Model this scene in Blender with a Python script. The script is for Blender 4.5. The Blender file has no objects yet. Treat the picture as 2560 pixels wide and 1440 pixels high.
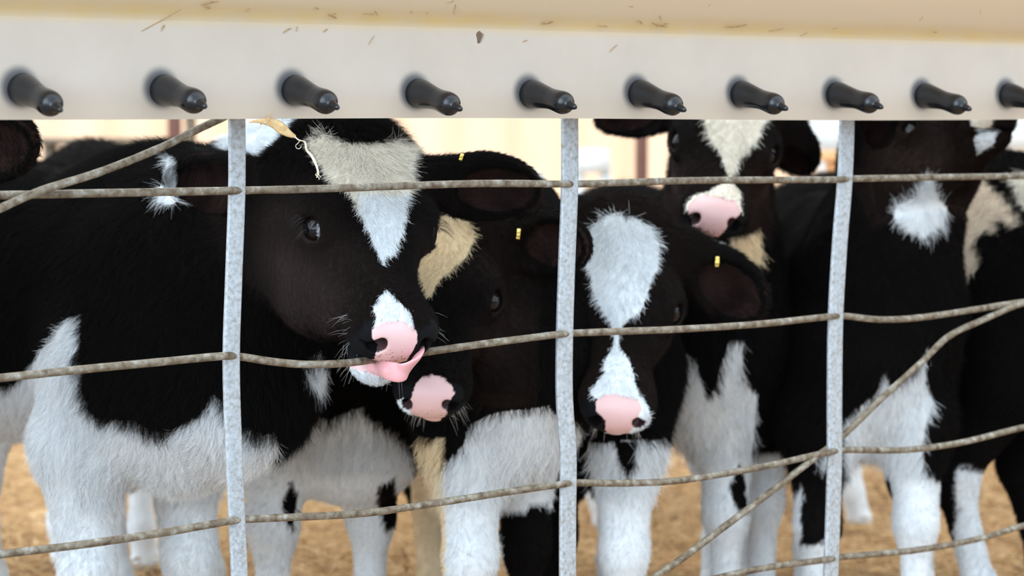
import bpy, math, time
import numpy as np
T0 = time.time()
SC = bpy.context.scene
# ------------------------------------------------------------------ camera
FPX = 6300.0; CAMZ = 0.87; TILT = math.atan(415 / FPX)
cd = bpy.data.cameras.new('camera'); cam = bpy.data.objects.new('camera', cd); SC.collection.objects.link(cam)
cd.sensor_width = 36; cd.lens = FPX / 2560 * 36
cam.location = (0, 0, CAMZ); cam.rotation_euler = (math.pi / 2 - TILT, 0, 0)
cd.dof.use_dof = True; cd.dof.focus_distance = 3.0; cd.dof.aperture_fstop = 5.4
cd.clip_end = 200
SC.camera = cam
# ------------------------------------------------------------------ world, lamps, exposure
w = bpy.data.worlds.new('daylight'); SC.world = w; w.use_nodes = True
bg = w.node_tree.nodes['Background']; bg.inputs[0].default_value = (0.72, 0.86, 1.0, 1); bg.inputs[1].default_value = 1.0
_t = w.node_tree; _tc = _t.nodes.new('ShaderNodeTexCoord'); _dp = _t.nodes.new('ShaderNodeVectorMath'); _dp.operation = 'DOT_PRODUCT'; _t.links.new(_tc.outputs['Generated'], _dp.inputs[0])
_dp.inputs[1].default_value = (-.54, -.83, .13)                     # bright hazy sky low in front of the pen, to the left
_mr = _t.nodes.new('ShaderNodeMapRange'); _mr.interpolation_type = 'SMOOTHSTEP'; _t.links.new(_dp.outputs['Value'], _mr.inputs[0]); _mr.inputs[1].default_value = .72; _mr.inputs[2].default_value = .97; _mr.inputs[3].default_value = 1.12; _mr.inputs[4].default_value = 3.4
_t.links.new(_mr.outputs[0], bg.inputs[1])
sd = bpy.data.lights.new('sun', 'SUN'); sun = bpy.data.objects.new('sun', sd); SC.collection.objects.link(sun)
sd.energy = 2.5; sd.angle = math.radians(1.0); sd.color = (1.0, 0.93, 0.82); sun.rotation_euler = (math.radians(20), 0, math.radians(-20))
SC.view_settings.view_transform = 'Standard'; SC.view_settings.look = 'None'; SC.view_settings.gamma = 1
SC.view_settings.use_curve_mapping = False; SC.view_settings.exposure = 0.96
SC.cycles.max_bounces = 8; SC.cycles.transparent_max_bounces = 8

rng = np.random.default_rng(7)
cT, sT = math.cos(TILT), math.sin(TILT)
def unp(px, py, Y):
    a = (px - 1280) / FPX; b = (720 - py) / FPX
    s = Y / (cT + b * sT)
    return np.array([a * s, Y, CAMZ + (-sT + b * cT) * s])
def proj(P):
    P = np.asarray(P, float); z = P[..., 2] - CAMZ
    d = P[..., 1] * cT - z * sT; u = P[..., 1] * sT + z * cT
    return np.stack([1280 + FPX * P[..., 0] / d, 720 - FPX * u / d], -1)
FU = np.array([0.8, 0.6, 0.0]); FN = np.array([0.6, -0.8, 0.0])      # fence line and its normal towards the viewer
F0 = np.array([-0.322, 2.9, 0.0])
def on_plane(px, py, p0, n):
    a = (px - 1280) / FPX; b = (720 - py) / FPX
    d = np.array([a, cT + b * sT, -sT + b * cT]); o = np.array([0, 0, CAMZ])
    return o + d * (np.dot(p0 - o, n) / np.dot(d, n))
def F(px, py, off=0.0): return on_plane(px, py, F0 + FN * off, FN)

# ------------------------------------------------------------------ helpers
def link(o, parent=None, **props):
    SC.collection.objects.link(o)
    if parent is not None: o.parent = parent
    for k, v in props.items(): o[k] = v
    return o
def empty(name, loc, label, cat, group=None):
    o = bpy.data.objects.new(name, None); o.location = loc; o.empty_display_size = .05
    link(o, None, label=label, category=cat)
    if group: o['group'] = group
    bpy.context.view_layer.update()
    return o
def mesh_np(name, V, Q, mat, parent=None, smooth=True, **props):
    me = bpy.data.meshes.new(name); V = np.asarray(V, np.float32); Q = np.asarray(Q, np.int32)
    if parent is not None: V = V - np.array(parent_loc(parent), np.float32)
    me.vertices.add(len(V)); me.vertices.foreach_set('co', V.ravel())
    k = Q.shape[1]; me.loops.add(Q.size); me.loops.foreach_set('vertex_index', Q.ravel())
    me.polygons.add(len(Q)); me.polygons.foreach_set('loop_start', np.arange(len(Q), dtype=np.int32) * k)
    me.update(calc_edges=True); me.validate()
    if smooth: me.polygons.foreach_set('use_smooth', np.ones(len(me.polygons), bool))
    o = bpy.data.objects.new(name, me)
    for m in (mat if isinstance(mat, list) else [mat]): me.materials.append(m)
    return link(o, parent, **props)
def parent_loc(p):
    v = np.zeros(3)
    while p is not None: v = v + np.array(p.location); p = p.parent
    return v
def smooth_path(P, n):
    P = np.asarray(P, float); m = len(P)
    if m == 2: 
        t = np.linspace(0, 1, n)[:, None]; return P[0] * (1 - t) + P[1] * t
    d = np.r_[0, np.cumsum(np.linalg.norm(np.diff(P[:, :3], axis=0), axis=1) + 1e-9)]
    tt = np.linspace(0, d[-1], n); out = []
    Pe = np.vstack([2 * P[0] - P[1], P, 2 * P[-1] - P[-2]]); de = np.r_[-(d[1]), d, 2 * d[-1] - d[-2]]
    for t in tt:
        i = min(max(np.searchsorted(d, t, 'right') - 1, 0), m - 2); u = (t - d[i]) / (d[i + 1] - d[i])
        p0, p1, p2, p3 = Pe[i], Pe[i + 1], Pe[i + 2], Pe[i + 3]
        m1 = (p2 - p0) / (de[i + 2] - de[i]) * (d[i + 1] - d[i]); m2 = (p3 - p1) / (de[i + 3] - de[i + 1]) * (d[i + 1] - d[i])
        out.append((2*u**3-3*u**2+1)*p1 + (u**3-2*u**2+u)*m1 + (-2*u**3+3*u**2)*p2 + (u**3-u**2)*m2)
    return np.array(out)
def sweep(path, ra, rb, side, nseg=12, square=False, cap=True):
    """tube along path; ra along 'side', rb across; arrays or scalars"""
    n = len(path); ra = np.broadcast_to(ra, n); rb = np.broadcast_to(rb, n); V = []
    if square:
        c = .82; sh = np.array([(-1,-c),(-1,c),(-c,1),(c,1),(1,c),(1,-c),(c,-1),(-c,-1)]); nseg = 8
    else:
        a = np.linspace(0, 2 * np.pi, nseg, endpoint=False); sh = np.stack([np.cos(a), np.sin(a)], 1)
    tan = np.gradient(path, axis=0); tan /= np.linalg.norm(tan, axis=1)[:, None]
    side = np.broadcast_to(np.asarray(side, float), (n, 3))
    for i in range(n):
        t = tan[i]; s = side[i] - t * np.dot(side[i], t); s /= np.linalg.norm(s); b = np.cross(t, s)
        V.append(path[i] + sh[:, :1] * s * ra[i] + sh[:, 1:] * b * rb[i])
    V = np.concatenate(V); Q = []
    for i in range(n - 1):
        for j in range(nseg):
            a0 = i * nseg + j; a1 = i * nseg + (j + 1) % nseg
            Q.append((a0, a1, a1 + nseg, a0 + nseg))
    if cap:
        V = np.vstack([V, path[0], path[-1]]); c0, c1 = len(V) - 2, len(V) - 1
        for j in range(0, nseg, 2):
            Q.append((c0, (j + 2) % nseg, (j + 1) % nseg, j)); b = (n - 1) * nseg
            Q.append((c1, b + j, b + j + 1, b + (j + 2) % nseg))
    return V, np.array(Q)
def box(c, r, M=np.eye(3)):
    V = np.array([(x, y, z) for x in (-1, 1) for y in (-1, 1) for z in (-1, 1)], float) * r @ M.T + c
    return V, np.array([(0,1,3,2),(4,6,7,5),(0,4,5,1),(2,3,7,6),(0,2,6,4),(1,5,7,3)])
def join(parts):
    V = []; Q = []; n = 0
    for v, q in parts: V.append(v); Q.append(np.asarray(q) + n); n += len(v)
    return np.vstack(V), np.vstack(Q)
# smooth noise from sums of sines
ND = rng.normal(size=(24, 3)); NP = rng.uniform(0, 6.28, 24)
def noise(P, f, o=0):
    r = 0
    for i in range(6): j = (i + o) % 24; r = r + np.sin(P @ ND[j] * f + NP[j])
    return r / 3.0

# ------------------------------------------------------------------ materials
def newmat(name):
    m = bpy.data.materials.new(name); m.use_nodes = True; nt = m.node_tree
    return m, nt, nt.nodes['Principled BSDF']
def nd(nt, t, **k):
    n = nt.nodes.new(t)
    for a, b in k.items(): setattr(n, a, b)
    return n
def ramp(nt, fac, stops):
    r = nd(nt, 'ShaderNodeValToRGB'); nt.links.new(fac, r.inputs[0]); e = r.color_ramp.elements
    while len(e) < len(stops): e.new(.5)
    for i, (p, c) in enumerate(stops): e[i].position = p; e[i].color = (*c, 1)
    return r.outputs[0]
def noisetex(nt, scale, detail=4, stretch=None, rough=.6):
    tc = nd(nt, 'ShaderNodeTexCoord'); n = nd(nt, 'ShaderNodeTexNoise'); n.inputs['Scale'].default_value = scale
    n.inputs['Detail'].default_value = detail; n.inputs['Roughness'].default_value = rough
    if stretch:
        mp = nd(nt, 'ShaderNodeMapping'); mp.inputs['Scale'].default_value = stretch
        nt.links.new(tc.outputs['Object'], mp.inputs[0]); nt.links.new(mp.outputs[0], n.inputs[0])
    else: nt.links.new(tc.outputs['Object'], n.inputs[0])
    return n.outputs['Fac']
def bump(nt, bs, h, strength, dist):
    b = nd(nt, 'ShaderNodeBump'); b.inputs['Strength'].default_value = strength; b.inputs['Distance'].default_value = dist
    nt.links.new(h, b.inputs['Height']); nt.links.new(b.outputs[0], bs.inputs['Normal'])
def noisy(name, stops, scale, rough=.6, metal=0, bmp=.3, dist=.001, detail=4, stretch=None, spec=.5):
    m, nt, bs = newmat(name); f = noisetex(nt, scale, detail, stretch)
    nt.links.new(ramp(nt, f, stops), bs.inputs['Base Color']); bs.inputs['Roughness'].default_value = rough
    bs.inputs['Metallic'].default_value = metal; bs.inputs['Specular IOR Level'].default_value = spec
    bump(nt, bs, f, bmp, dist); return m
M_rod = noisy('rusty_steel', [(.30, (.06, .042, .027)), (.42, (.15, .11, .072)), (.55, (.225, .19, .14)), (.72, (.40, .385, .35))], 90, .6, .25, .5, .001, 6)
M_post = noisy('galvanised_steel', [(.30, (.28, .23, .17)), (.40, (.33, .34, .34)), (.55, (.42, .445, .47)), (.75, (.52, .56, .60))], 190, .5, .15, .3, .0005, 5)
M_rubber = noisy('black_rubber', [(.35, (.0035, .004, .006)), (.70, (.006, .007, .010)), (.78, (.05, .055, .065))], 200, .24, 0, .12, .0004, 5)
M_leaf = noisy('dry_husk', [(.3, (.55, .33, .13)), (.6, (.78, .56, .30))], 80, .7, 0, .4, .0005)
M_twine = noisy('pale_straw', [(.3, (.72, .60, .40)), (.6, (.88, .80, .62))], 120, .7)
M_fleck = noisy('brown_straw', [(.3, (.24, .13, .05)), (.6, (.45, .28, .12))], 150, .8)
M_straw = noisy('golden_straw', [(.3, (.32, .17, .06)), (.5, (.50, .30, .125)), (.72, (.70, .50, .28))], 30, .75)
M_brown = noisy('brown_painted_steel', [(.3, (.13, .055, .045)), (.7, (.20, .10, .08))], 5, .6)
M_gold = noisy('brass', [(.3, (.70, .45, .08)), (.7, (.95, .72, .22))], 60, .3, .7)
M_rail = noisy('orange_rail', [(.3, (.80, .42, .18)), (.7, (.95, .58, .30))], 4, .6)
M_white = noisy('white_panel', [(.3, (.70, .74, .74)), (.7, (.85, .90, .90))], 3, .6)
M_cream = noisy('cream_siding', [(.3, (.62, .45, .31)), (.7, (.70, .54, .40))], 1.5, .8, stretch=(1, 1, .2))
M_conc = noisy('pale_concrete', [(.3, (.18, .18, .18)), (.7, (.25, .25, .25))], 2, .8)
def diffusing_roof():
    m = bpy.data.materials.new('sun_diffusing_roof'); m.use_nodes = True; nt = m.node_tree; nt.nodes.remove(nt.nodes['Principled BSDF'])
    t = nd(nt, 'ShaderNodeBsdfTranslucent'); t.inputs[0].default_value = (.93, .94, .94, 1); d = nd(nt, 'ShaderNodeBsdfDiffuse'); d.inputs[0].default_value = (.7, .7, .68, 1); mx = nd(nt, 'ShaderNodeMixShader'); mx.inputs[0].default_value = .12
    nt.links.new(t.outputs[0], mx.inputs[1]); nt.links.new(d.outputs[0], mx.inputs[2]); nt.links.new(mx.outputs[0], nt.nodes['Material Output'].inputs[0]); return m
M_roof_diffuser = diffusing_roof()
M_roof = noisy('roof_sheet', [(.3, (.30, .28, .25)), (.7, (.42, .40, .36))], 2, .7)
def floor_mat():
    m, nt, bs = newmat('straw_floor'); a = noisetex(nt, 3, 8); b = noisetex(nt, 25, 6, (1, .35, 1))
    mx = nd(nt, 'ShaderNodeMath', operation='MULTIPLY_ADD'); nt.links.new(a, mx.inputs[0]); mx.inputs[1].default_value = .5; 
    m2 = nd(nt, 'ShaderNodeMath', operation='MULTIPLY'); nt.links.new(b, m2.inputs[0]); m2.inputs[1].default_value = .5
    nt.links.new(m2.outputs[0], mx.inputs[2])
    nt.links.new(ramp(nt, mx.outputs[0], [(.36, (.18, .095, .035)), (.48, (.39, .21, .085)), (.62, (.62, .41, .21))]), bs.inputs['Base Color'])
    bs.inputs['Roughness'].default_value = .9; bump(nt, bs, mx.outputs[0], .6, .03); return m
M_floor = floor_mat()
def coat_mat(name, hair):
    m, nt, bs = newmat(name); at = nd(nt, 'ShaderNodeAttribute'); at.attribute_name = 'coat'
    sp = at.outputs['Color']
    if not hair:                       # dark freckles only where skin is bare and pink
        tc_ = nd(nt, 'ShaderNodeTexCoord'); vo = nd(nt, 'ShaderNodeTexVoronoi'); vo.inputs['Scale'].default_value = 230; nt.links.new(tc_.outputs['Object'], vo.inputs['Vector']); g = noisetex(nt, 45, 2)
        r = ramp(nt, vo.outputs['Distance'], [(.22, (1, 1, 1)), (.30, (0, 0, 0))]); r2 = ramp(nt, g, [(.47, (0, 0, 0)), (.50, (1, 1, 1))])
        mu = nd(nt, 'ShaderNodeMath', operation='MULTIPLY'); nt.links.new(r, mu.inputs[0]); nt.links.new(r2, mu.inputs[1])
        at2 = nd(nt, 'ShaderNodeAttribute'); at2.attribute_name = 'freckle'
        mv = nd(nt, 'ShaderNodeMath', operation='MULTIPLY'); nt.links.new(mu.outputs[0], mv.inputs[0]); nt.links.new(at2.outputs['Fac'], mv.inputs[1])
        mx = nd(nt, 'ShaderNodeMixRGB'); nt.links.new(mv.outputs[0], mx.inputs[0]); nt.links.new(sp, mx.inputs[1]); mx.inputs[2].default_value = (.03, .02, .02, 1)
        nt.links.new(mx.outputs[0], bs.inputs['Base Color'])
        at3 = nd(nt, 'ShaderNodeAttribute'); at3.attribute_name = 'skin'
        mr = nd(nt, 'ShaderNodeMapRange'); nt.links.new(at3.outputs['Fac'], mr.inputs[0]); mr.inputs[3].default_value = .9; mr.inputs[4].default_value = .38
        nt.links.new(mr.outputs[0], bs.inputs['Roughness'])
        ms = nd(nt, 'ShaderNodeMapRange'); nt.links.new(at3.outputs['Fac'], ms.inputs[0]); ms.inputs[3].default_value = .05; ms.inputs[4].default_value = .42
        nt.links.new(ms.outputs[0], bs.inputs['Specular IOR Level'])
        h = noisetex(nt, 330, 3); hm = nd(nt, 'ShaderNodeMath', operation='MULTIPLY'); nt.links.new(h, hm.inputs[0]); nt.links.new(at3.outputs['Fac'], hm.inputs[1]); bump(nt, bs, hm.outputs[0], .4, .0012)
    else:
        nt.links.new(sp, bs.inputs['Base Color']); bs.inputs['Roughness'].default_value = .6; bs.inputs['Specular IOR Level'].default_value = .06
    return m
M_coat = coat_mat('calf_coat', False); M_hair = coat_mat('calf_hair', True)
def flat(name, col, rough, spec=.5, **k):
    m, nt, bs = newmat(name); f = noisetex(nt, 60, 3)
    nt.links.new(ramp(nt, f, [(.2, tuple(c * .85 for c in col)), (.8, col)]), bs.inputs['Base Color']); bs.inputs['Roughness'].default_value = rough
    bs.inputs['Specular IOR Level'].default_value = spec
    for a, b in k.items(): bs.inputs[a.replace('_', ' ')].default_value = b
    return m
M_tongue = flat('wet_tongue', (.80, .40, .42), .22, .6, Subsurface_Weight=.25, Subsurface_Scale=.01)
M_lash = flat('lash', (.01, .008, .008), .5); M_whisk = flat('whisker', (.75, .72, .68), .5)
M_hoof = flat('hoof', (.04, .03, .025), .5)
def eye_mat():
    m, nt, bs = newmat('eyeball'); at = nd(nt, 'ShaderNodeAttribute'); at.attribute_name = 'coat'
    nt.links.new(at.outputs['Color'], bs.inputs['Base Color']); bs.inputs['Roughness'].default_value = .07; bs.inputs['Specular IOR Level'].default_value = .3
    bs.inputs['Coat Weight'].default_value = .05; bs.inputs['Coat Roughness'].default_value = .03; return m
M_eye = eye_mat()

# ------------------------------------------------------------------ implicit surface
class Field:
    def __init__(s, xs, ys, zs):
        s.ax = [np.asarray(a, np.float32) for a in (xs, ys, zs)]; s.V = np.full([len(a) for a in s.ax], .2, np.float32)
    def box(s, lo, hi):
        sl = []
        for a, l, h in zip(s.ax, lo, hi):
            i = np.searchsorted(a, l); j = np.searchsorted(a, h); sl.append(slice(max(i - 1, 0), max(min(j + 1, len(a)), 1)))
        X, Y, Z = np.meshgrid(*[a[q] for a, q in zip(s.ax, sl)], indexing='ij')
        return tuple(sl), np.stack([X, Y, Z], -1)
    def put(s, sl, d, k, sub):
        v = s.V[sl]
        if v.size == 0: return
        if sub:
            h = np.maximum(k - np.abs(v + d), 0) / k; s.V[sl] = np.maximum(v, -d) + h * h * k * .25
        else:
            h = np.maximum(k - np.abs(v - d), 0) / k; s.V[sl] = np.minimum(v, d) - h * h * k * .25
    def ell(s, c, r, R=np.eye(3), k=.03, sub=False):
        c = np.asarray(c, float); r = np.asarray(r, float); ext = np.abs(R) @ r + k + .02
        sl, P = s.box(c - ext, c + ext); q = ((P - c) @ R).astype(np.float32)
        k0 = np.sqrt(((q / r) ** 2).sum(-1)) + 1e-6; k1 = np.sqrt(((q / r ** 2) ** 2).sum(-1)) + 1e-6
        s.put(sl, (k0 * (k0 - 1) / k1).astype(np.float32), k, sub)
    def cone(s, a, b, ra, rb, k=.03, sq=None):
        a = np.asarray(a, float); b = np.asarray(b, float); m = max(ra, rb) + k + .02
        sl, P = s.box(np.minimum(a, b) - m, np.maximum(a, b) + m); q = (P - a).astype(np.float32); ab = b - a
        if sq is not None:
            ax, f = sq; ax = np.asarray(ax, float); q = q + (q @ ax)[..., None] * ax * (1 / f - 1); ab = ab + np.dot(ab, ax) * ax * (1 / f - 1)
        t = np.clip((q @ ab) / max(ab @ ab, 1e-9), 0, 1)
        d = np.sqrt(((q - t[..., None] * ab) ** 2).sum(-1)) - (ra + (rb - ra) * t)
        if sq is not None: d = d * (.5 + .5 * sq[1])
        s.put(sl, d.astype(np.float32), k, False)
    def mesh(s):
        V = s.V; I = V < 0
        c = np.zeros([n - 1 for n in V.shape], np.uint8)
        for dx in (0, 1):
            for dy in (0, 1):
                for dz in (0, 1): c += I[dx:dx + c.shape[0], dy:dy + c.shape[1], dz:dz + c.shape[2]]
        cells = np.argwhere((c > 0) & (c < 8)); idx = np.full(c.shape, -1, np.int32); idx[tuple(cells.T)] = np.arange(len(cells))
        acc = np.zeros((len(cells), 3)); cnt = np.zeros(len(cells))
        cor = [(0,0,0),(1,0,0),(0,1,0),(1,1,0),(0,0,1),(1,0,1),(0,1,1),(1,1,1)]
        val = [V[tuple((cells + o).T)] for o in cor]
        for i in range(8):
            for j in range(i + 1, 8):
                if sum(abs(cor[i][q] - cor[j][q]) for q in range(3)) != 1: continue
                m = (val[i] < 0) != (val[j] < 0); t = val[i][m] / (val[i][m] - val[j][m])
                acc[m] += np.array(cor[i]) + t[:, None] * (np.array(cor[j]) - np.array(cor[i])); cnt[m] += 1
        g = cells + acc / cnt[:, None]
        P = np.stack([np.interp(g[:, q], np.arange(len(s.ax[q])), s.ax[q]) for q in range(3)], 1)
        Q = []
        for ax in range(3):
            A = np.moveaxis(I, ax, 0); e = A[1:] != A[:-1]; E = np.argwhere(np.moveaxis(e, 0, ax)); b, c2 = [q for q in range(3) if q != ax]
            E = E[(E[:, b] > 0) & (E[:, c2] > 0) & (E[:, b] < idx.shape[b]) & (E[:, c2] < idx.shape[c2])]
            ob = np.zeros(3, int); ob[b] = 1; oc = np.zeros(3, int); oc[c2] = 1
            q = np.stack([idx[tuple((E - ob - oc).T)], idx[tuple((E - oc).T)], idx[tuple(E.T)], idx[tuple((E - ob).T)]], 1)
            ins = I[tuple(E.T)]; flip = ins if ax != 1 else ~ins
            q = np.where(flip[:, None], q, q[:, ::-1]); Q.append(q)
        Q = np.vstack(Q); A, B_, C_ = P[Q[:, 0]], P[Q[:, 1]], P[Q[:, 2]]
        if (np.cross(B_ - A, C_ - A) * (A - P.mean(0))).sum() < 0: Q = Q[:, ::-1]
        return P, np.ascontiguousarray(Q)
def axis(lo, hi, hc, fines):
    out = [lo]
    while out[-1] < hi:
        x = out[-1]; h = hc
        for (a, b, hf) in fines:
            if a - .02 <= x <= b + .0: h = min(h, hf)
            elif a - .08 < x < b + .06: h = min(h, (hf + hc) / 2)
        out.append(x + h)
    return np.array(out)
def inpoly(p, poly):
    poly = np.asarray(poly, float); x, y = p[:, 0], p[:, 1]; r = np.zeros(len(p), bool); j = len(poly) - 1
    for i in range(len(poly)):
        xi, yi = poly[i]; xj, yj = poly[j]
        if yi != yj: r ^= ((yi > y) != (yj > y)) & (x < (xj - xi) * (y - yi) / (yj - yi) + xi)
        j = i
    return r
def rotfit(R): return np.array(R, float)
BLACK = np.array((.0036, .0029, .0027)); WHITE = np.array((.76, .79, .81)); CREAM = np.array((.82, .76, .66)); TAN = np.array((.86, .69, .46))
PINK = np.array((.74, .47, .46)); DNOSE = np.array((.0045, .0045, .0055))
COL = dict(W=WHITE, C=CREAM, T=TAN, P=PINK, K=BLACK, D=DNOSE, S=np.array((.80, .67, .53)))

def hairs(name, root, tip_pts, rad, col, parent, mat, label=None):
    n, k = tip_pts.shape[0], tip_pts.shape[1]
    hc = bpy.data.hair_curves.new(name); hc.add_curves([k] * n)
    P = (tip_pts - parent_loc(parent)).astype(np.float32)
    hc.attributes['position'].data.foreach_set('vector', P.ravel())
    ra = hc.attributes.get('radius') or hc.attributes.new('radius', 'FLOAT', 'POINT')
    prof = np.linspace(1, .12, k) ** .8
    ra.data.foreach_set('value', (np.broadcast_to(rad, n)[:, None] * prof).astype(np.float32).ravel())
    if col is not None:
        ca = hc.attributes.new('coat', 'FLOAT_COLOR', 'CURVE'); ca.data.foreach_set('color', np.c_[col, np.ones(n)].astype(np.float32).ravel())
    hc.materials.append(mat); o = bpy.data.objects.new(name, hc); link(o, parent)
    if label: o['label'] = label
    return o

def calf(sp):
    s = sp.get('scale', 1.0); O = np.array([*sp['at'], 0.0]); h = np.array([*sp['head'], 0.0]); h /= np.linalg.norm(h)
    l = np.array([-h[1], h[0], 0.]); up = np.array([0, 0, 1.]); B = np.stack([h, l, up], 1)
    W = lambda x, y, z: O + s * (B @ np.array([x, y, z], float))
    hs = sp['hs']; HR = np.array(sp['HR'], float)
    U, _, Vt = np.linalg.svd(HR); HR = U @ Vt; HO = np.array(sp['HO'], float)
    Hd = lambda x, y, z: HO + hs * (HR @ np.array([x, y, z], float))
    hf = sp.get('hf', .004); hcs = sp.get('hc', .012)
    ears = sp['ears']; hc0 = Hd(.12, 0, -.05); rr = .21 * hs
    lo = np.minimum.reduce([O + [-.8, -.8, 0], hc0 - .3, *[np.array(e['tip']) - .05 for e in ears]])
    bx = [W(x, y, z) for x in (-.72, .25) for y in (-.16, .16) for z in (-.02, .9)] + [hc0 - .22, hc0 + .22] + [np.array(e['tip']) + q for e in ears for q in (-.06, .06)]
    lo = np.min(bx, 0); hi = np.max(bx, 0); lo[2] = -.02
    hlo = np.minimum.reduce([Hd(x, y, z) for x in (0, .29) for y in (-.08, .08) for z in (0, -.13)]); hhi = np.maximum.reduce([Hd(x, y, z) for x in (0, .29) for y in (-.08, .08) for z in (0, -.13)])
    for e in ears: hlo = np.minimum(hlo, np.array(e['tip']) - .03); hhi = np.maximum(hhi, np.array(e['tip']) + .03)
    mz = Hd(.26, 0, -.055); mf = sp.get('mf')
    fin = [[(hlo[q], hhi[q], hf)] + ([(mz[q] - .05, mz[q] + .05, mf)] if mf else []) for q in range(3)]
    f = Field(*[axis(lo[q], hi[q], hcs, fin[q]) for q in range(3)])
    E = lambda c, r, k=.03, sub=False: f.ell(W(*c), s * np.array(r), B, k, sub)
    Cn = lambda a, b, ra, rb, k=.03, sq=None: f.cone(W(*a), W(*b), s * ra, s * rb, k, (l, sq) if sq else None)
    # trunk
    sl_ = sp.get('slim', 1.); Cn((.02, 0, .63), (-.25, 0, .61), .165, .175, .05, .72 * sl_); Cn((-.25, 0, .61), (-.50, 0, .65), .175, .145, .05, .78 * sl_)
    E((.02, 0, .76), (.13, .06, .075), .06); E((-.50, 0, .68), (.14, .115, .13), .06); E((.07, 0, .50), (.12, .10, .13), .06)
    for sg in (-1, 1): E((.03, sg * .075, .58), (.09, .05, .15), .05)
    # legs
    def leg_off(key, sg, x0, z):
        if key in sp.get('legs', {}):
            px, Y = sp['legs'][key]; p = unp(px, 1250, Y); return np.array([p[0], p[1]])
        q = W(x0, sg * .085, z); return q[:2]
    sink = {}
    for key, sg in (('fr', -1), ('fl', 1)):
        p = leg_off(key, sg, .04, 0); at = lambda dx, z: np.array([*(p + s * dx * h[:2]), s * z])
        f.cone(W(.03, sg * .08, .56), at(-.01, .44), s * .075, s * .056, .05); f.cone(at(-.01, .44), at(.0, .29), s * .056, s * .036, .04)
        f.ell(at(.004, .265), s * np.array((.036, .036, .042)), k=.02); f.cone(at(0, .25), at(0, .11), s * .026, s * .022, .03)
        f.ell(at(.002, .095), s * np.array((.028, .028, .03)), k=.02); f.cone(at(.01, .07), at(.02, .03), s * .024, s * .032, .015)
        sink[key] = at(.02, 0)
    for key, sg in (('hr', -1), ('hl', 1)):
        p = leg_off(key, sg, -.52, 0); at = lambda dx, z: np.array([*(p + s * dx * h[:2]), s * z])
        f.cone(W(-.50, sg * .075, .60), at(.05, .46), s * .10, s * .072, .06); f.cone(at(.05, .46), at(-.045, .30), s * .068, s * .036, .04)
        f.ell(at(-.05, .285), s * np.array((.036, .030, .045)), k=.02); f.cone(at(-.05, .27), at(-.01, .11), s * .028, s * .022, .03)
        f.ell(at(-.005, .095), s * np.array((.027, .027, .03)), k=.02); f.cone(at(0, .07), at(.012, .03), s * .024, s * .032, .015)
    f.cone(W(-.60, 0, .74), W(-.645, 0, .66), s * .035, s * .02, .03); f.cone(W(-.645, 0, .66), W(-.655, 0, .36), s * .018, s * .012, .02); f.ell(W(-.655, 0, .30), s * np.array((.028, .028, .08)), k=.02)
    # neck
    na = Hd(*sp.get('nat', (.015, 0, -.075))); n1 = W(.10, 0, sp.get('n1z', .70)); n2 = W(.12, 0, .58)
    f.cone(na, n1, hs * sp.get('nr', .062), s * .095, .06, (HR[:, 1], .8)); f.cone(Hd(.04, 0, -.105), n2, hs * .055, s * .12, .06)
    if 'neck' in sp:
        for a, b, ra, rb in sp['neck']: f.cone(a, b, ra, rb, .05)
    # head
    He = lambda c, r, k=.02, sub=False, R=None: f.ell(Hd(*c), hs * np.array(r), HR if R is None else R, k, sub)
    Hc = lambda a, b, ra, rb, k=.02, sq=None: f.cone(Hd(*a), Hd(*b), hs * ra, hs * rb, k, sq)
    jo = sp.get('jaw', 0.0)
    He((.052, 0, -.052), (.085, .066, .058)); He((.10, 0, -.040), (.078, .066, .036), .03)
    Hc((.12, 0, -.058), (.235, 0, -.047), .052, .036, .03); He((0, 0, -.022), (.038, .052, .032), .03); He((.004, 0, -.030), (.036, sp.get('poll', .064), .034), .02)
    for sg in (-1, 1):
        He((.085, sg * .036, -.085), (.078, .034, .056), .03); He((.112, sg * .056, -.022), (.034, .024, .020), .025)
        He((.238, sg * .026, -.060), (.036, .021, .024), .02); He((.262, sg * .030, -.037), (.020, .014, .017), .012)
        Hc((.03, sg * .05, -.045), (.02, sg * .080, -.047), .032, .020, .03)
    if sp.get('cheek'): He((.095, -.050, -.108), (.088, .042, .070), .035); He((.155, -.040, -.098), (.060, .030, .045), .03)
    He((.247, 0, -.048), (.040, .043, .034)); He((.268, 0, -.045), (.021, .034, .028), .015)
    Hc((.06, 0, -.118), (.22, 0, -.088 - jo * .7), .040, .022, .03)
    f.ell(Hd(.242, 0, -.090 - jo), hs * np.array((.032, .029, .017)), HR, .012)
    mo = Hd(.262, 0, -.0775 - jo * .5); 
    f.ell(mo, hs * np.array((.045, .05, .0022 + jo * .45)), HR, .006, True)
    for sg in (-1, 1):
        Rn = HR @ np.array([[1, 0, 0], [0, .82, -sg * .57], [0, sg * .57, .82]])
        f.ell(Hd(.281, sg * .0290, -.041), hs * np.array((.017, .0078, .0135)), Rn, .004, True)
        f.ell(Hd(.279, sg * .040, -.047), hs * np.array((.010, .010, .0042)), HR, .005, True)
    eyes = []
    for sg in (-1, 1):
        o = np.array((.38, sg * .78, .50)); o /= np.linalg.norm(o); ec = np.array((.124, sg * .060, -.031))
        a = np.array((1., 0, -.25)); a -= o * (a @ o); a /= np.linalg.norm(a); b = np.cross(o, a); Re = HR @ np.stack([o, a, b], 1)
        f.ell(Hd(*ec), hs * np.array((.0225, .0245, .0225)), Re, .012)
        f.ell(Hd(*(ec + o * .0215)), hs * np.array((.016, .0170, .0125)), Re, .004, True)
        f.ell(Hd(*ec), hs * np.array((.0180, .0180, .0180)), Re, .002, True)
        eyes.append((Hd(*ec), Re, sg))
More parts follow.
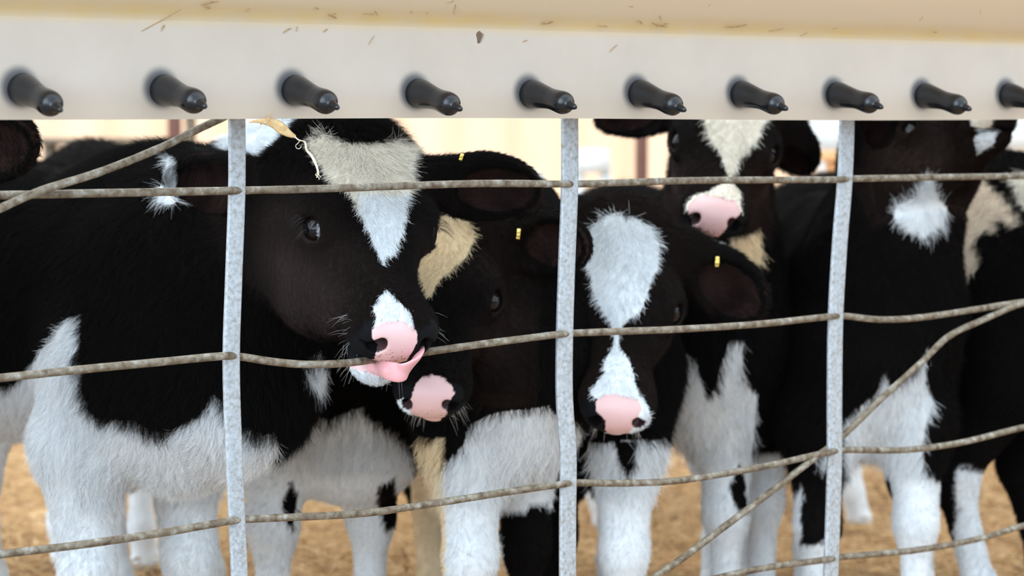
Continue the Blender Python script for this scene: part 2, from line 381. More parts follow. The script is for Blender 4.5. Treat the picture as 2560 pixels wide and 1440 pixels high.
    # ears
    for e in ears:
        b0 = Hd(.022, e['sg'] * .082, -.045) if 'base' not in e else np.array(e['base']); tip = np.array(e['tip']); ev = tip - b0; L = np.linalg.norm(ev); ev /= L
        n = np.array(e.get('n', (0, -1, -.15)), float); n -= ev * (n @ ev); n /= np.linalg.norm(n); wv = np.cross(n, ev); Re = np.stack([ev, wv, n], 1)
        hw = e.get('w', .047); c = b0 + ev * L * .54
        f.cone(Hd(.03, e['sg'] * .05, -.045), b0, hs * .03, .021, .02); f.cone(b0, b0 + ev * L * .42, .022, .026, .025, (n, .8))
        f.ell(c, (L * .47, hw, .024), Re, .03)
        f.ell(c + n * .022 + ev * L * .03, (L * .40, hw * .80, .028), Re, .008, True)
    P, Q = f.mesh()
    if sp.get('ground'): pass
    name = 'calf'; g = empty(name, tuple(O), sp['label'], 'calf', sp.get('group'))
    # --- colours
    def colour(P, N, jit, hairy):
        col = np.tile(BLACK, (len(P), 1)); skin = np.zeros(len(P)); fk = np.zeros(len(P))
        br = np.clip(noise(P, 9, 3) * .5 + .35, 0, 1)[:, None]; lh = (P - HO) @ HR / hs
        inh = (lh[:, 0] > -.06) & (lh[:, 0] < .31) & (np.abs(lh[:, 1]) < .12) & (lh[:, 2] > -.17) & (lh[:, 2] < .06)
        col = col * (1 + br * .6) + np.array((.010, .005, .003)) * (br * inh[:, None])
        ck = np.exp(-(((lh[:, 0] - .135) / .095) ** 2 + ((np.abs(lh[:, 1]) - .06) / .045) ** 2 + ((lh[:, 2] + .095) / .06) ** 2)) * inh     # rusty cheeks
        col = col + np.array((.045, .030, .026)) * (ck * sp.get('rust', .4) * (1 + .3 * noise(P, 50, 2)))[:, None]
        # bare skin of the muzzle
        mzz = ((lh[:, 0] > .262) & (lh[:, 2] > -.078) & (lh[:, 2] < -.018) & (np.abs(lh[:, 1]) < .045)); col[mzz] = DNOSE; skin[mzz] = .14
        hoof = P[:, 2] < .035 * s; col[hoof] = (.03, .02, .018)
        for e in ears:
            b0 = Hd(.022, e['sg'] * .082, -.045) if 'base' not in e else np.array(e['base']); tip = np.array(e['tip']); ev = (tip - b0); L = np.linalg.norm(ev); ev /= L
            n = np.array(e.get('n', (0, -1, -.15)), float); n -= ev * (n @ ev); n /= np.linalg.norm(n); q = P - b0
            inn = ((q @ ev) > L * .2) & ((q @ ev) < L * 1.05) & (np.abs(q @ np.cross(n, ev)) < .045) & ((q @ n) < .008) & ((q @ n) > -.02) & ((N @ n) > .5)
            col[inn] = np.array((.026, .014, .012)) * (1 + .35 * noise(P[inn], 120)[:, None])
        px = proj(P)
        px = px + np.stack([noise(P, 60, 1), noise(P, 60, 9)], 1) * 4 + np.stack([noise(P, 200, 5), noise(P, 200, 13)], 1) * 3 * (0.3 if not hairy else 1)
        pj = px + rng.normal(size=px.shape) * jit
        vd = P - np.array([0, 0, CAMZ]); vd /= np.linalg.norm(vd, axis=1)[:, None]; face = -(N * vd).sum(1)
        for c, poly, where in sp['patches']:
            if where == 'h': m = inh & (face > -.15)
            elif where == 'b': m = ~inh | True
            elif where == 'n': m = inh & (lh[:, 0] > .17) & (face > -.3)
            else: m = np.ones(len(P), bool)
            if c in 'PD': m &= inpoly(px, poly)
            else: m &= inpoly(pj, poly)
            if c in 'PD': 
                col[m] = COL[c] * (1 + .07 * noise(P[m], 70)[:, None]); skin[m] = 1 if c == 'P' else .14; fk[m] = np.clip((-lh[m, 2] - .035) * 60, 0, 1) if c == 'P' else 0
            else:
                v = COL[c]; col[m] = v * (1 + .05 * noise(P[m], 40)[:, None]) if c != 'K' else v * 1.1; skin[m] = 0; fk[m] = 0
        for sg in (-1, 1):                       # inside of the nostrils
            q = lh - np.array((.281, sg * .0290, -.041)); q = q @ np.array([[1, 0, 0], [0, .82, -sg * .57], [0, sg * .57, .82]]); m = ((q / np.array((.017, .0078, .0135))) ** 2).sum(1) < 1.12
            col[m] = np.array((.05, .022, .022)) * np.minimum(col[m].mean(1) * 3, 1)[:, None]; fk[m] = 0
        return np.clip(col, 0, 1), skin, fk
    # normals
    me_o = mesh_np('body', P, Q, M_coat, g); me = me_o.data
    N = np.zeros(len(P) * 3, np.float32); me.vertices.foreach_get('normal', N); N = N.reshape(-1, 3).astype(float)
    col, skin, fk = colour(P, N, 0, False)
    a = me.attributes.new('coat', 'FLOAT_COLOR', 'POINT'); a.data.foreach_set('color', np.c_[col, np.ones(len(P))].astype(np.float32).ravel())
    a = me.attributes.new('skin', 'FLOAT', 'POINT'); a.data.foreach_set('value', skin.astype(np.float32))
    a = me.attributes.new('freckle', 'FLOAT', 'POINT'); a.data.foreach_set('value', (fk * sp.get('freckle', .6)).astype(np.float32))
    # --- eyes
    for c, Re, sg in eyes:
        r = .0176 * hs; th = np.linspace(0, np.pi, 25); ph = np.linspace(0, 2 * np.pi, 40, endpoint=False); look = np.array(sp.get('look', {}).get(sg, Re[:, 0]), float); look /= np.linalg.norm(look)
        TH, PH = np.meshgrid(th, ph, indexing='ij'); v = np.stack([np.cos(TH), np.sin(TH) * np.cos(PH), np.sin(TH) * np.sin(PH)], -1).reshape(-1, 3) @ Re.T
        Q2 = [(i * 40 + j, (i + 1) * 40 + j, (i + 1) * 40 + (j + 1) % 40, i * 40 + (j + 1) % 40) for i in range(24) for j in range(40)]
        o = mesh_np('eye', c + v * r, Q2, M_eye, g); d = v @ look; hor = np.cross(look, HR[:, 0]); ell = ((v @ HR[:, 0] - look @ HR[:, 0]) / .42) ** 2 + ((v @ np.cross(look, HR[:, 0])) / .22) ** 2
        cc = np.tile((.010, .007, .006), (len(v), 1)); cc[(ell < 1) & (d > .5)] = (.004, .004, .006); cc[v @ np.array((.91, -.41, 0)) > sp.get('sclera', 2.)] = (.42, .42, .46)
        aa = o.data.attributes.new('coat', 'FLOAT_COLOR', 'POINT'); aa.data.foreach_set('color', np.c_[cc, np.ones(len(v))].astype(np.float32).ravel())
    # --- fur
    nf = sp.get('fur', 60000)
    if nf:
        a, b, c, d = (P[Q[:, i]] for i in range(4)); area = .5 * np.linalg.norm(np.cross(c - a, d - b), axis=1); ctr = (a + b + c + d) / 4
        px = proj(ctr); fn = np.cross(c - a, d - b); fn /= np.linalg.norm(fn, axis=1)[:, None] + 1e-9
        vd = ctr - np.array([0, 0, CAMZ]); vd /= np.linalg.norm(vd, axis=1)[:, None]; facing = -(fn * vd).sum(1)
        wgt = area * ((px[:, 0] > -260) & (px[:, 0] < 2820) & (px[:, 1] > 120) & (px[:, 1] < 1620)) * np.where(facing > -.35, 1, .12)
        lh = (ctr - HO) @ HR / hs; inh = (lh[:, 0] > -.05) & (lh[:, 0] < .31) & (np.abs(lh[:, 1]) < .2) & (lh[:, 2] > -.15)
        wgt *= np.where(inh, sp.get('headdens', 3.0), 1); wgt /= wgt.sum()
        fi = rng.choice(len(Q), nf, p=wgt); u, v = rng.random((2, nf, 1))
        R0 = a[fi] * (1 - u) * (1 - v) + b[fi] * u * (1 - v) + c[fi] * u * v + d[fi] * (1 - u) * v
        NN = N[Q[fi, 0]] * (1 - u) * (1 - v) + N[Q[fi, 1]] * u * (1 - v) + N[Q[fi, 2]] * u * v + N[Q[fi, 3]] * (1 - u) * v
        NN /= np.linalg.norm(NN, axis=1)[:, None] + 1e-9
        cl, sk, _ = colour(R0, NN, 2.5, True); lh = (R0 - HO) @ HR / hs; inh = (lh[:, 0] > -.06) & (lh[:, 0] < .32) & (np.abs(lh[:, 1]) < .11) & (lh[:, 2] > -.16)
        ed = np.minimum.reduce([np.linalg.norm(R0 - e[0], axis=1) for e in eyes]); keep = (sk < .1) & (ed > .0235 * hs) & (rng.random(nf) > .0)
        keep &= R0[:, 2] > .05
        # length
        z = R0[:, 2] / s; L = np.where(z < .40, .009, .017); L = np.where((z > .36) & (z < .58) & (((R0 - O) @ h) > .0), .026, L)
        white = cl.mean(1) > .3
        L = np.where(inh, np.where(white, .0125, .0075) + .010 * np.clip((.06 - lh[:, 0]) / .06, 0, 1) + .005 * np.clip((-lh[:, 2] - .09) / .05, 0, 1), L)
        L = np.where(inh & (lh[:, 0] > .2), .0055, L)
        lab = lh[:, 1]; earz = (np.abs(lab) > .095) & (np.abs(lab) < .28) & (lh[:, 0] < .12) & (lh[:, 0] > -.12) & (lh[:, 2] > -.14); L = np.where(earz & ~inh, .008, L)
        L = L * sp.get('furlen', 1.) * rng.uniform(.6, 1.25, nf) * (1 + .3 * noise(R0, 30, 2))
        # direction
        G = np.tile(np.array([0, 0, -1.]) - .45 * h, (nf, 1))
        hd = HR[:, 0][None] * np.clip((lh[:, 0] - .0) * 20, -1.2, 1)[:, None] + HR[:, 1][None] * (np.sign(lh[:, 1]) * np.clip(np.abs(lh[:, 1]) * 14, 0, .8))[:, None]
        hd = hd + HR[:, 2][None] * (.5 * (lh[:, 0] < .015))[:, None]
        if sp.get('whorl') is not None: hd = hd + 0
        G = np.where(inh[:, None], hd, G)
        if earz.any():
            sgn = np.sign(lab)[:, None]; G = np.where((earz & ~inh)[:, None], HR[:, 1][None] * sgn + np.array([0, 0, -.4]), G)
        G = G + .35 * np.stack([noise(R0, 45, 1), noise(R0, 45, 7), noise(R0, 45, 12)], 1) + .18 * rng.normal(size=(nf, 3))
        tg = G - NN * (G * NN).sum(1)[:, None]; tg /= np.linalg.norm(tg, axis=1)[:, None] + 1e-6
        cs = np.where(inh, .0055, .009)[:, None]; ck_ = np.floor(R0 / cs + .35 * rng.normal(size=(nf, 3)) * .5).astype(np.int64); key = ck_[:, 0] * 73856093 ^ ck_[:, 1] * 19349663 ^ ck_[:, 2] * 83492791
        _, iv, ct = np.unique(key, return_inverse=True, return_counts=True); cen = np.stack([np.bincount(iv, R0[:, q]) for q in range(3)], 1) / ct[:, None]; pull = (cen[iv] - R0) * .7
        cr = rng.normal(size=(len(ct), 3))[iv]
        G = G + .22 * cr; tg = G - NN * (G * NN).sum(1)[:, None]; tg /= np.linalg.norm(tg, axis=1)[:, None] + 1e-6
        lift = (.45 + .25 * rng.random(nf))[:, None]; rv = rng.normal(size=(nf, 3)) * .16
        ts = np.array([0, .35, .7, 1.]); pts = np.stack([R0 + L[:, None] * (tg * (.88 * t) + NN * lift * (t - .45 * t * t) + rv * t * t) + pull * t ** 1.4 for t in ts], 1)
        cl = cl * (1 + .16 * rng.normal(size=(nf, 1))); cl = np.clip(cl, .002, .92)
        rad = np.where(inh, sp.get('rad', .00022) * .8, sp.get('rad', .00022))
        hairs('fur', R0[keep], pts[keep], rad[keep], cl[keep], g, M_hair)
    # --- ear clips
    for (px_, py_, Y, ang) in sp.get('tags', []):
        c = unp(px_, py_, Y); pw = Y / FPX; w_ = 5.5 * pw; hh = 13 * pw; th = np.linspace(-.35 * np.pi, 1.15 * np.pi, 18)
        path = np.stack([np.zeros(18), np.cos(th) * .007, np.sin(th) * hh], 1); ca, sa = math.cos(ang), math.sin(ang)
        Rt = np.array([[ca, 0, sa], [0, 1, 0], [-sa, 0, ca]]); V, q = sweep(path @ Rt.T + c, w_ * .8, .0009, Rt @ np.array([1., 0, 0]), square=True)
        mesh_np('ear_clip', V, q, M_gold, g, smooth=False, label='yellow metal ear clip')
    sp['g'] = g; sp['Hd'] = Hd; sp['HR'] = HR; sp['N'] = N; sp['P'] = P
    print('calf', len(P), 'verts', '%.1fs' % (time.time() - T0))
    return g
# ------------------------------------------------------------------ the calves
A = dict(label='largest black and white calf at left, pink tongue out, mouthing the fence rod', at=(-.505, 3.42), rust=1.25, cheek=True, poll=.074, n1z=.64, nr=.050, nat=(.035, 0, -.085), head=(.82, -.57), scale=1.0, hf=.003, mf=.0016, hc=.011,
    hs=1.10808, HO=[-0.2018, 3.1793, 0.8605], HR=[[0.2685, 0.9051, 0.3298], [-0.6345, 0.4238, -0.6464], [-0.7248, -0.0357, 0.688]], jaw=.026,
    legs=dict(fr=(215, 3.36), fl=(470, 3.50)), fur=420000, headdens=3.2, rad=.00017, freckle=1.0,
    neck=[((-.42, 3.38, .695), (-.27, 3.34, .68), .13, .08), ((-.50, 3.40, .56), (-.36, 3.30, .52), .12, .10), ((-.40, 3.34, .60), (-.26, 3.32, .66), .12, .08)],
    ears=[dict(sg=-1, base=tuple(unp(702, 492, 3.215)), tip=tuple(unp(432, 452, 3.34)), n=(.12, -1, -.1), w=.047), dict(sg=1, base=tuple(unp(1068, 455, 3.19)), tip=tuple(unp(1350, 478, 3.26)), n=(-.1, -1, -.25), w=.043)],
    sclera=.36, look={-1: (-.62, -.78, -.02), 1: (.2, -.9, 0)}, tags=[(1152, 398, 3.195, .3)],
    patches=[('C', [(775,350),(800,336),(850,346),(880,352),(940,348),(1015,355),(1030,420),(1032,455),(1015,480),(1008,530),(1000,590),(985,635),(968,640),(957,668),(950,635),(930,600),(905,540),(892,500),(870,475),(830,455),(808,430),(788,400),(775,370)], 'h'),
        ('W', [(895,478),(1016,478),(1008,530),(1000,590),(985,635),(968,640),(957,668),(950,635),(930,600),(905,540)], 'h'),
        ('W', [(965,726),(985,742),(1012,768),(1032,792),(1040,825),(1010,812),(970,808),(940,820),(943,790),(935,768),(948,748)], 'n'),
        ('D', [(900,815),(935,818),(950,862),(938,905),(880,905),(858,880),(865,845)], 'n'),
        ('P', [(942,815),(970,803),(1010,806),(1036,820),(1044,835),(1042,855),(1024,880),(1014,900),(985,912),(935,906),(936,885),(946,862),(930,845),(932,825)], 'n'),
        ('W', [(845,916),(880,918),(935,938),(1000,958),(990,990),(940,992),(890,975),(860,955)], 'n'),
        ('P', [(850,905),(900,900),(1000,905),(1000,945),(975,950),(940,940),(900,926),(858,916)], 'n'),
        ('W', [(752,925),(768,893),(800,876),(838,912),(828,942),(780,958)], 'a'),
        ('W', [(200,785),(160,795),(130,850),(90,890),(60,940),(20,965),(-300,985),(-300,1700),(900,1700),(720,1200),(685,1085),(655,1090),(610,1075),(560,1010),(530,985),(500,1040),(420,1078),(380,1072),(330,1050),(260,1055),(220,1025),(200,970),(208,930),(193,890),(200,850)], 'b'),
        ('W', [(390,510),(420,385),(436,400),(441,440),(440,510)], 'a')])
Bc = dict(label='calf with tan forehead patch, its pink nose just below the largest calf\'s tongue', at=(-.02, 3.62), head=(.22, -.975), slim=.85, scale=.97, hf=.0035, mf=.0022,
    hs=1.024, HO=(-.0836, 3.4202, .7508), HR=[[-.1028, .9904, -.0926], [-.6335, -.137, -.7616], [-.7669, -.0196, .6415]],
    legs=dict(fr=(1175, 3.52), fl=(1315, 3.66), hr=(1083, 4.12), hl=(1200, 4.25)), fur=170000, rad=.00026,
    ears=[dict(sg=-1, tip=tuple(unp(880, 600, 3.46)), n=(0, -1, -.1)), dict(sg=1, tip=tuple(unp(1475, 605, 3.36)), n=(-.1, -1, -.2), w=.045)], tags=[(1296, 586, 3.36, .1)],
    patches=[('T', [(1060,540),(1100,540),(1172,556),(1184,600),(1160,650),(1112,690),(1076,748),(1058,722),(1048,690),(1036,600)], 'h'),
        ('W', [(975,1012),(1020,990),(1040,1045),(1090,1055),(1100,1072),(1060,1082),(1010,1055)], 'n'),
        ('D', [(1004,960),(1030,960),(1030,1010),(1008,1005)], 'n'), ('D', [(1118,975),(1150,975),(1150,1040),(1115,1040)], 'n'),
        ('P', [(1035,965),(1050,945),(1075,937),(1110,945),(1130,972),(1138,988),(1118,1010),(1116,1035),(1095,1058),(1040,1052),(1016,1012),(1030,992)], 'n'),
        ('W', [(1170,1060),(1250,1030),(1300,1022),(1370,1015),(1390,1040),(1450,1055),(1480,1100),(1450,1250),(1400,1290),(1255,1290),(1250,1320),(1260,1400),(1290,1700),(900,1700),(1090,1300),(1085,1180),(1120,1150),(1160,1110)], 'b'),
        ('T', [(1030,1090),(1112,1090),(1112,1700),(1020,1700)], 'b'), ('K', [(1255,1285),(1360,1260),(1440,1300),(1440,1700),(1296,1700),(1262,1400)], 'b'),
        ('W', [(1218,375),(1400,372),(1420,450),(1330,440),(1270,400)], 'b')])
Cc = dict(label='calf facing front, long white blaze down its lowered face, right of middle post', at=(.116, 3.84), head=(0, -1), slim=.85, scale=.90, hf=.0035, mf=.0022,
    hs=1.074, HO=(.1576, 3.5324, .7379), HR=[[-.0498, .9987, .0093], [-.5742, -.021, -.8184], [-.8172, -.0461, .5746]],
    legs=dict(fr=(1385, 3.82), fl=(1562, 3.68), hr=(1378, 4.40), hl=(1530, 4.45)), fur=190000, rad=.00027, freckle=.3,
    ears=[dict(sg=-1, tip=tuple(unp(1265, 690, 3.60)), n=(0, -1, -.1)), dict(sg=1, tip=tuple(unp(1905, 790, 3.56)), n=(-.1, -1, -.1), w=.047)], tags=[(1793, 655, 3.53, 0)],
    patches=[('W', [(1470,580),(1500,545),(1540,530),(1580,538),(1620,565),(1645,610),(1645,680),(1622,730),(1602,780),(1560,810),(1550,835),(1548,870),(1568,900),(1585,950),(1592,975),(1612,1000),(1580,1010),(1480,998),(1470,985),(1508,940),(1518,900),(1538,850),(1530,815),(1500,760),(1475,700),(1452,650)], 'h'),
        ('W', [(1590,985),(1612,1000),(1625,1030),(1618,1070),(1580,1100),(1530,1112),(1480,1100),(1470,1080),(1560,1085),(1590,1065),(1600,1020)], 'n'),
        ('D', [(1440,1000),(1485,1000),(1515,1085),(1470,1085)], 'n'),
        ('P', [(1482,1005),(1500,992),(1540,985),(1595,1000),(1606,1020),(1590,1065),(1560,1088),(1515,1088),(1510,1050),(1488,1028)], 'n'),
        ('P', [(1470,1086),(1560,1090),(1590,1085),(1560,1110),(1490,1106)], 'n'),
        ('W', [(1465,1105),(1700,1100),(1680,1700),(1485,1700),(1495,1250),(1480,1180)], 'b'),
        ('K', [(1537,1100),(1596,1112),(1590,1150),(1568,1188),(1550,1160)], 'b')])
Ec = dict(label='calf with highest raised head and spotted pink muzzle, behind the white-blazed calf', at=(.318, 4.06), head=(-.05, -1), slim=.85, scale=.94, rust=.9, hf=.0035, mf=.0024, jaw=.010,
    hs=1.034, HO=(.3428, 3.9021, .9312), HR=[[-.1476, .9858, .0795], [-.788, -.0686, -.6119], [-.5977, -.153, .787]],
    legs=dict(fr=(1815, 3.98), fl=(1905, 4.12), hr=(1790, 4.62), hl=(1888, 4.66)), fur=170000, rad=.00029, freckle=1.0,
    ears=[dict(sg=-1, tip=tuple(unp(1490, 300, 3.93)), n=(0, -1, -.5), w=.034), dict(sg=1, tip=tuple(unp(2005, 432, 3.96)), n=(-.6, -.8, -.1), w=.04)],
    look={-1: (-.35, -.9, -.1)},
    patches=[('C', [(1735,250),(1925,250),(1905,330),(1885,355),(1850,395),(1836,430),(1828,455),(1812,410),(1795,370),(1770,330)], 'h'),
        ('C', [(1812,455),(1835,462),(1848,485),(1858,535),(1840,500),(1770,490),(1715,525),(1715,505),(1740,488),(1780,474)], 'n'),
        ('P', [(1718,508),(1760,485),(1840,500),(1854,525),(1825,560),(1795,590),(1740,590),(1732,565),(1722,535)], 'n'),
        ('D', [(1700,540),(1728,545),(1738,590),(1700,600)], 'n'),
        ('W', [(1700,600),(1740,594),(1780,600),(1812,612),(1802,640),(1740,630)], 'n'), ('P', [(1732,590),(1782,590),(1775,604),(1742,602)], 'n'),
        ('T', [(1820,600),(1905,570),(1898,665),(1850,640)], 'b'),
        ('W', [(1560,1000),(1650,900),(1700,880),(1738,900),(1752,950),(1765,1000),(1790,960),(1818,860),(1862,850),(1850,930),(1892,990),(1892,1060),(1880,1130),(1970,1130),(1970,1700),(1500,1700)], 'b'),
        ('K', [(1850,1155),(1866,1200),(1872,1280),(1846,1280),(1828,1215)], 'b')])
# right-hand calf with its muzzle lifted to the trough
def frame(x, y):
    x = np.array(x, float); x /= np.linalg.norm(x); y = np.array(y, float); y -= x * (x @ y); y /= np.linalg.norm(y); z = np.cross(x, y)
    return np.stack([x, y, z], 1)
Fc = dict(label='black calf lifting its muzzle to the trough, white tuft on its throat', at=(.555, 4.06), head=(-.02, -1), slim=.85, scale=.90, hf=.004, mf=.0028,
    hs=.90, HO=tuple(unp(2232, 350, 4.0)), HR=frame((.47, -.80, .34), (.86, .5, 0)), nat=(.01, 0, -.08),
    legs=dict(fr=(2045, 3.92), fl=(2290, 3.95), hr=(2020, 4.6), hl=(2300, 4.62)), fur=170000, rad=.00029,
    neck=[(tuple(unp(2240, 440, 3.96)), tuple(unp(2215, 760, 4.0)), .080, .125), (tuple(unp(2220, 380, 3.97)), tuple(unp(2285, 500, 3.95)), .06, .065)],
    ears=[dict(sg=-1, tip=tuple(unp(2190, 200, 3.90)), n=(.6, -.8, 0)), dict(sg=1, tip=tuple(unp(2330, 190, 4.10)), n=(.6, .8, 0))],
    patches=[('W', [(2303,445),(2327,445),(2347,500),(2368,525),(2352,570),(2312,592),(2268,580),(2238,545),(2238,512),(2290,490)], 'a'),
        ('W', [(2440,325),(2495,330),(2480,362),(2442,388),(2430,350)], 'a'), ('C', [(2412,270),(2486,270),(2482,312),(2460,324),(2425,320)], 'a'),
        ('W', [(2100,1062),(2140,1020),(2200,985),(2210,930),(2230,972),(2290,930),(2315,885),(2312,950),(2330,1000),(2308,1100),(2308,1170),(2350,1205),(2378,1225),(2375,1700),(2180,1700),(2215,1400),(2215,1180),(2110,1170)], 'b'),
        ('W', [(1960,1365),(2140,1355),(2140,1700),(1940,1700)], 'b'), ('W', [(1985,1228),(2006,1212),(2000,1290),(2005,1375),(1970,1375)], 'b'), ('W', [(2035,1155),(2075,1120),(2078,1175)], 'b')])
Hc_ = dict(label='calf at far right edge with ragged tan patch on black rump', at=(1.30, 4.12), head=(.97, -.22), scale=1.0, hf=.006, hc=.012,
    hs=1.02, HO=(1.62, 3.95, .92), HR=frame((.7, -.5, -.4), (.5, .8, 0)), legs=dict(hr=(2462, 4.15), hl=(2620, 4.34)), fur=110000, rad=.00032,
    ears=[dict(sg=-1, tip=(1.50, 3.75, .88), n=(.7, -.7, 0)), dict(sg=1, tip=(1.72, 4.13, .88), n=(.7, .7, 0))],
    patches=[('S', [(2365,440),(2400,400),(2440,415),(2470,455),(2510,490),(2552,545),(2540,572),(2505,540),(2495,580),(2470,570),(2440,605),(2452,660),(2420,688),(2385,682),(2370,640),(2355,580)], 'b'),
        ('C', [(2515,440),(2560,425),(2620,530),(2560,520)], 'b'), ('W', [(2390,1170),(2460,1180),(2500,1250),(2538,1300),(2560,1700),(2340,1700),(2390,1300)], 'b')])
Dc = dict(label='calf behind the largest calf\'s neck, shaggy white brisket between black-marked white forelegs', at=(-.30, 3.82), head=(.56, -.83), scale=1.0, hf=.006, hc=.011,
    hs=1.03, HO=tuple(unp(695, 338, 3.80)), HR=frame((-.15, -.45, -.88), (.97, -.2, 0)), legs=dict(fr=(680, 3.76), fl=(925, 3.86)), fur=150000, rad=.00028,
    neck=[(tuple(unp(800, 900, 3.78)), tuple(unp(880, 1100, 3.78)), .12, .10), (tuple(unp(930, 950, 3.80)), tuple(unp(940, 1090, 3.82)), .09, .07)],
    ears=[dict(sg=-1, tip=tuple(unp(520, 470, 3.84)), n=(0, -1, 0)), dict(sg=1, tip=tuple(unp(860, 470, 3.78)), n=(0, -1, 0))],
    patches=[('W', [(560,280),(800,280),(770,420),(560,430)], 'a'),
        ('W', [(560,1070),(640,1030),(700,1030),(722,1055),(762,1085),(775,1050),(790,1040),(830,1050),(900,1015),(930,1060),(1010,1100),(1030,1150),(1060,1700),(-300,1700),(-300,1200),(500,1200)], 'b'),
        ('K', [(708,1250),(725,1195),(745,1230),(742,1335),(718,1300)], 'b'), ('K', [(944,1215),(990,1195),(998,1300),(965,1335),(945,1280)], 'b')])
Gc = dict(label='dark calf at the left edge, only its ear tip showing in upper corner', at=(-1.15, 3.05), head=(1, -.02), scale=1.0, hf=.006, hc=.014,
    hs=1.05, HO=(-.80, 3.12, .88), HR=frame((.10, -.75, -.55), (.95, .15, 0)), fur=25000, rad=.00022,
    ears=[dict(sg=-1, tip=(-1.02, 3.2, .86), n=(0, -1, 0)), dict(sg=1, tip=tuple(unp(92, 335, 3.08)), n=(-.1, -1, -.35), w=.05)], patches=[])
Ic = dict(label='distant pale-legged calf far back in the pen at the left edge', at=(-.80, 4.75), head=(.3, .95), scale=1.0, hf=.009, hc=.016,
    hs=1.0, HO=(-.72, 5.05, .80), HR=frame((.3, .8, -.5), (-.95, .3, 0)), fur=25000, rad=.0005,
    ears=[dict(sg=-1, tip=(-.55, 5.0, .78), n=(0, 1, 0)), dict(sg=1, tip=(-.90, 5.08, .78), n=(0, 1, 0))],
    patches=[('W', [(-400,930),(400,930),(400,1700),(-400,1700)], 'b')])
Jc = dict(label='distant calf far back, its dark back showing just left of the third post', at=(.66, 5.35), head=(.9, .3), scale=.91, hf=.009, hc=.016,
    hs=1.0, HO=(.98, 5.5, .76), HR=frame((.85, .1, -.5), (-.1, .95, 0)), fur=25000, rad=.0005,
    ears=[dict(sg=-1, tip=(.96, 5.3, .74), n=(0, -1, 0)), dict(sg=1, tip=(.94, 5.7, .74), n=(0, 1, 0))],
    patches=[('W', [(1000,1050),(2400,1000),(2400,1500),(1000,1500)], 'b')])
for c in (A, Bc, Cc, Ec, Fc, Hc_, Dc, Gc, Ic, Jc): calf(c)

# tongue of the licking calf, swept along its curl
def yat(px, py, Y): return unp(px, py, Y)
tp = smooth_path([yat(925, 912, 3.075), yat(950, 918, 3.035), yat(975, 928, 3.008), yat(1002, 930, 2.996), (yat(1028, 912, 3.000)), yat(1043, 893, 3.012), yat(1046, 880, 3.030), yat(1042, 874, 3.045)], 60)
t = np.linspace(0, 1, 60)
wd = np.interp(t, [0, .2, .45, .7, .9, 1], [.009, .0095, .0115, .0125, .010, .005]); tk = np.interp(t, [0, .3, .8, 1], [.005, .0048, .0036, .0018])
sdv = np.stack([np.interp(t, [0, .5, .75, 1], q) for q in ((.1, .25, .8, .9), (.35, -.25, -.35, -.3), (1, 1, .75, .9))], 1)
V, Q = sweep(tp, wd, tk, sdv, 28)
mesh_np('tongue', V, Q, M_tongue, A['g'], label='wet pink tongue curled over the fence rod')
# lashes and whiskers
def strands(name, specs, parent, mat, rad, label=None):
    pts = []
    for (p, d, L, droop) in specs:
        p = np.array(p); d = np.array(d, float); d /= np.linalg.norm(d)
        pts.append([p + d * L * q + np.array([0, 0, -droop * L * q * q]) for q in (0, .3, .65, 1)])
    hairs(name, None, np.array(pts), np.full(len(pts), rad), None, parent, mat, label)
HdA = A['Hd']; RA = rotfit(A['HR']); sps = []
for i in range(70):
    sg = rng.choice((-1, 1)); c = HdA(.225 + .035 * rng.random(), sg * (.012 + .02 * rng.random()), -.100 - .012 * rng.random())
    sps.append((c, RA @ np.array([rng.normal() * .4 + .2, sg * rng.random() * .8 + .3 * rng.normal(), -1.]), rng.uniform(.014, .034), .25))
for i in range(26):
    sg = rng.choice((-1, 1)); c = HdA(.225 + .03 * rng.random(), sg * .040, -.045 - .02 * rng.random()); sps.append((c, RA @ np.array([.3 * rng.normal(), sg * 1., .3 * rng.normal()]), rng.uniform(.015, .04), .3))
strands('whisker', sps, A['g'], M_whisk, .00012, None)
ls = []
for sg in (-1, 1):
    for i in range(26):
        u = rng.uniform(-1, 1); c = HdA(.124 + .013 * u, sg * .080, -.022 + .004 * (1 - u * u)); ls.append((c, RA @ np.array([.2 * u + .3, sg * 1.1, .15 + .1 * rng.normal()]), .017 * rng.uniform(.8, 1.2), .5))
strands('eyelash', ls, A['g'], M_lash, .00022)
for X in (Bc, Cc, Ec):
    sp_ = []
    for i in range(50):
        sg = rng.choice((-1, 1)); c = X['Hd'](.23 + .035 * rng.random(), sg * (.012 + .02 * rng.random()), -.098)
        sp_.append((c, X['HR'] @ np.array([rng.normal() * .4 + .2, sg * rng.random(), -1.]), rng.uniform(.012, .03), .25))
    strands('whisker', sp_, X['g'], M_whisk, .00014)

